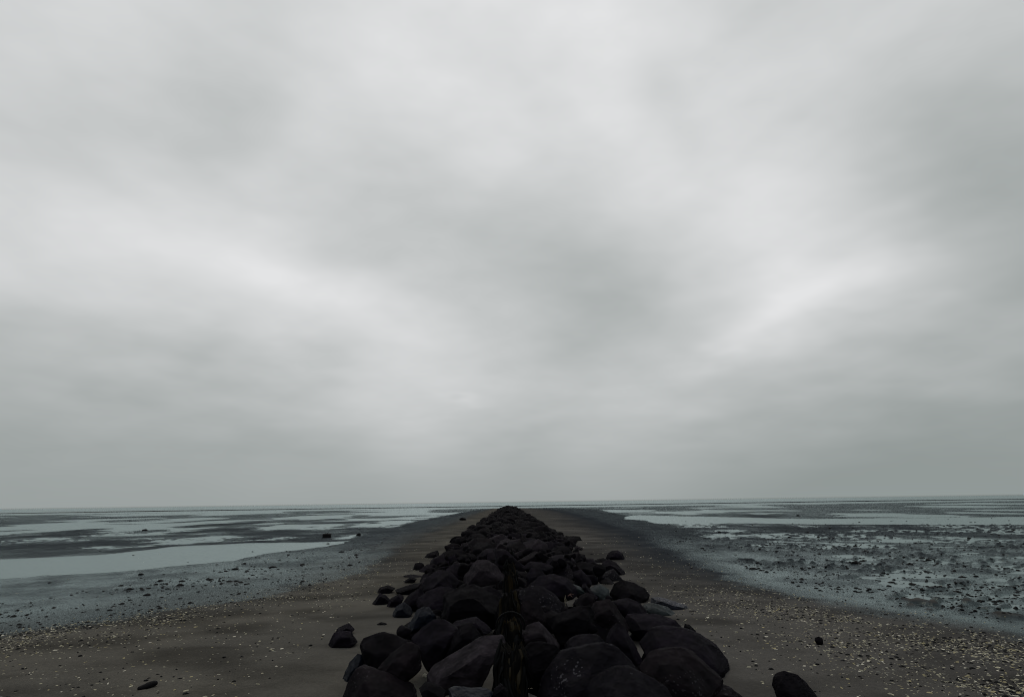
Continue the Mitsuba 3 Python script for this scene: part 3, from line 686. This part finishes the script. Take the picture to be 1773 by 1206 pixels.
for px_, py_, text, mat, sz in ((765, 1203, "pinkish pebble at the lower frame edge under the pale slab", "pink_stone", 0.05), (735, 1171, "white pebble on the sand strip left of the pale slab", "shell_c", 0.028), (745, 1206, "pinkish grey pebble left of the pinkish one", "pink_stone", 0.045)):
    c = ground_at(px_, py_)
    v, f = lowp[int(sz * 1000) % 10]
    put("pebble", mikit.ply((v * sz, f), mat, smooth=True, to_world=T().translate([float(c[0]), float(c[1]), float(c[2]) + sz * 0.4])), label=text, cat="pebble")


# ---------------------------------------------------------------- shells, wrack and lumps of weed
def shell_mesh(seed, ln=1.0, wd=0.72, hh=0.34):
    gg = np.random.default_rng(seed)
    n = 9
    th = np.linspace(0, 2 * np.pi, n, endpoint=False)
    rim = np.stack([ln * np.cos(th) * (1 + 0.12 * gg.uniform(-1, 1, n)), wd * np.sin(th) * (1 + 0.12 * gg.uniform(-1, 1, n)), 0 * th], -1)
    midr = rim * 0.62 + np.array([-0.08, 0, hh * 0.78])
    v = np.vstack([rim, midr, [[-0.2, 0, hh]]])
    k = np.arange(n)
    f = np.vstack([np.stack([k, (k + 1) % n, n + (k + 1) % n], -1), np.stack([k, n + (k + 1) % n, n + k], -1), np.stack([n + k, n + (k + 1) % n, np.full(n, 2 * n)], -1)])
    return v * 0.5, f


def lump_mesh(seed):
    q = trimesh.creation.icosphere(subdivisions=1)
    v = np.array(q.vertices)
    v = v * (0.45 + 1.2 * meshkit.fbm(v * 2.1 + seed, 3, seed))[:, None]
    return v * [1.0, 0.62, 0.42], np.array(q.faces)


SHELLS = [shell_mesh(i, *(dict(enumerate([(1, .72, .34), (1, .8, .3), (1.2, .5, .28), (1, .66, .42), (1.5, .36, .2), (0.8, .7, .2)]))[i])) for i in range(6)]
LUMPS = [lump_mesh(i) for i in range(8)]


def film_edge(x, y):
    """metres from the dry sand's edge, positive towards the groyne"""
    f = np.where(x < 0, -np.interp(y, FILM_L[:, 1], FILM_L[:, 0]), np.interp(y, FILM_R[:, 1], FILM_R[:, 0]))
    return f - np.abs(x), f


def scatter(n, seed, ymin, ymax, xmin, xmax, density):
    gg = np.random.default_rng(seed)
    yy = 1 / gg.uniform(1 / ymax, 1 / ymin, n)           # more tries close by, where single pieces show
    xx = gg.uniform(-0.84, 0.84, n) * yy
    keep = (xx > xmin) & (xx < xmax)
    xx, yy = xx[keep], yy[keep]
    dens = density(xx, yy) * (yy / ymin) ** 1.0
    keep = gg.uniform(0, 1, len(xx)) < dens
    return xx[keep], yy[keep], gg


def place_all(xx, yy, gg, meshes, size, mats, name, n_single, label_fn, stuff_label, cat, group_fn, flat=0.35, sink=0.15, least=0.8):
    zz = ground_z(xx, yy)
    on = np.maximum(zz, 0.0)
    sc = size(len(xx), gg)
    order = np.argsort(-sc / yy)
    order = order[(sc / yy)[order] * 635 > least]            # nothing smaller than about a pixel
    buckets = {}
    cache = {}
    for rank, k in enumerate(order):
        v, f = meshes[int(gg.integers(len(meshes)))] if False else (None, None)
        mi_ = int(gg.integers(len(meshes)))
        mat = mats[int(gg.integers(len(mats)))]
        m = trimesh.transformations.euler_matrix(gg.uniform(-flat, flat), gg.uniform(-flat, flat), gg.uniform(0, 6.28))
        m[:3, :3] *= sc[k]
        m[:3, 3] = (xx[k], yy[k], on[k] - sink * sc[k] * 0.3)
        v, f = meshes[mi_]
        if rank < n_single:
            if (mi_, mat) not in cache:
                cache[(mi_, mat)] = mikit.ply((v, f), mat, smooth=True)
            put(name, {**cache[(mi_, mat)], "to_world": T(m)}, label=label_fn(xx[k]), cat=cat, group=group_fn(xx[k]))
        else:
            buckets.setdefault(mat, []).append((v @ m[:3, :3].T + m[:3, 3], f))
    return buckets


def shell_density(x, y):
    e, f = film_edge(x, y)
    patch = sstep(0.34, 0.62, n2(x * 0.9, y * 0.9, 61, 3)) * (0.35 + 0.9 * sstep(0.42, 0.62, n2(x * 2.4 + 0.5 * y, y * 0.5, 64, 3)))
    band_l = np.exp(-((e - 0.45) / 0.7) ** 2) * 1.0 + 0.30 * np.exp(-((e - 1.7) / 1.0) ** 2)
    near = sstep(11.5, 8.0, y)
    band_r = np.exp(-((e - 1.7) / 1.2) ** 2) * sstep(14, 9.5, y) + 0.22 * np.exp(-((e - 1.4) / 1.3) ** 2)
    d = np.where(x < 0, band_l * (0.35 + 0.65 * sstep(20, 10, y)), band_r) * (0.12 + 0.66 * patch)
    d += 0.034
    return np.where(np.abs(x) < 2.25, 0, d) * np.where(e < -0.7, 0.15, 1)


xx, yy, gg = scatter(90000, 5, 4.6, 34, -30, 30, shell_density)
shell_size = lambda n, g_: np.clip(g_.lognormal(-3.75, 0.40, n), 0.010, 0.060)
bk = place_all(xx, yy, gg, SHELLS, shell_size, ["shell_a", "shell_a", "shell_b", "shell_b", "shell_d", "shell_c", "shell_e"], "bleached_shell", 300,
               lambda x: "pale bleached sea shell in the shell bed on the sand left of the groyne" if x < 0 else "pale bleached sea shell in the shell bed on the sand right of the groyne",
               None, "shell", lambda x: "larger shells on the sand left of the groyne" if x < 0 else "larger shells on the sand right of the groyne")
for mat, pieces in bk.items():
    put(f"shell_grit", mikit.ply(joined(pieces), mat, smooth=True), label={"shell_a": "cream shell fragments strewn over the sand", "shell_b": "grey-beige shell fragments strewn over the sand", "shell_c": "white shell fragments strewn over the sand",
        "shell_d": "dull grey shell fragments strewn over the sand", "shell_e": "yellowish shell fragments strewn over the sand"}[mat], kind="stuff")


def weed_density(x, y):
    e, f = film_edge(x, y)
    patch = sstep(0.46, 0.64, n2(x * 0.7 + 40, y * 0.7, 63, 4))
    l = 0.45 * sstep(0.3, -0.6, e) * sstep(-6, -2.5, e) * (0.35 + 0.65 * patch) + 0.04 * np.exp(-((e - 0.2) / 0.5) ** 2)
    r = 1.5 * sstep(-0.6, -2.2, e) * (0.10 + 0.90 * patch) + 0.03 * np.exp(-((e - 0.3) / 0.9) ** 2)
    for (ax, ay), (bx, by), w in DARK_BARS:             # drift lines of weed
        t = np.clip(((x - ax) * (bx - ax) + (y - ay) * (by - ay)) / ((bx - ax) ** 2 + (by - ay) ** 2), 0, 1)
        r = r + 3.0 * np.exp(-(np.hypot(x - ax - t * (bx - ax), y - ay - t * (by - ay)) / w) ** 2)
    return np.where(np.abs(x) < 2.3, 0, np.where(x < 0, 0.55 * l * sstep(38, 16, y), 0.70 * r * sstep(62, 22, y)) + 0.0008)


xx, yy, gg = scatter(36000, 6, 5.0, 60, -40, 60, weed_density)
bk = place_all(xx, yy, gg, LUMPS, lambda n, g_: np.clip(g_.lognormal(-3.4, 0.5, n), 0.014, 0.13) * np.clip(yy / 20, 0.42, 0.9), ["seaweed"], "weed_clump", 290,
               lambda x: "small black weed clump lying on the wet flat left of the groyne" if x < 0 else "small black weed clump lying on the broken mudflat right of the groyne",
               None, "seaweed", lambda x: "weed clumps on the left flat" if x < 0 else "weed clumps on the right flat", flat=0.2, sink=0.3, least=0.8)
put("weed_litter", mikit.ply(joined(bk["seaweed"]), "seaweed", smooth=35), label="tiny black weed scraps and mud lumps scattered over the flats", kind="stuff")
xx, yy, gg = scatter(40000, 8, 4.6, 26, -30, 30, lambda x, y: 0.55 * shell_density(x, y))
bk = place_all(xx, yy, gg, LUMPS, lambda n, g_: np.clip(g_.lognormal(-4.25, 0.40, n), 0.008, 0.03), ["basalt_dark"], "x", 0, None, None, None, None, flat=0.3, sink=0.2)
put("dark_gravel", mikit.ply(joined(bk["basalt_dark"]), "seaweed", smooth=False), label="black pebbles and mussel scraps mixed among the shells", kind="stuff")
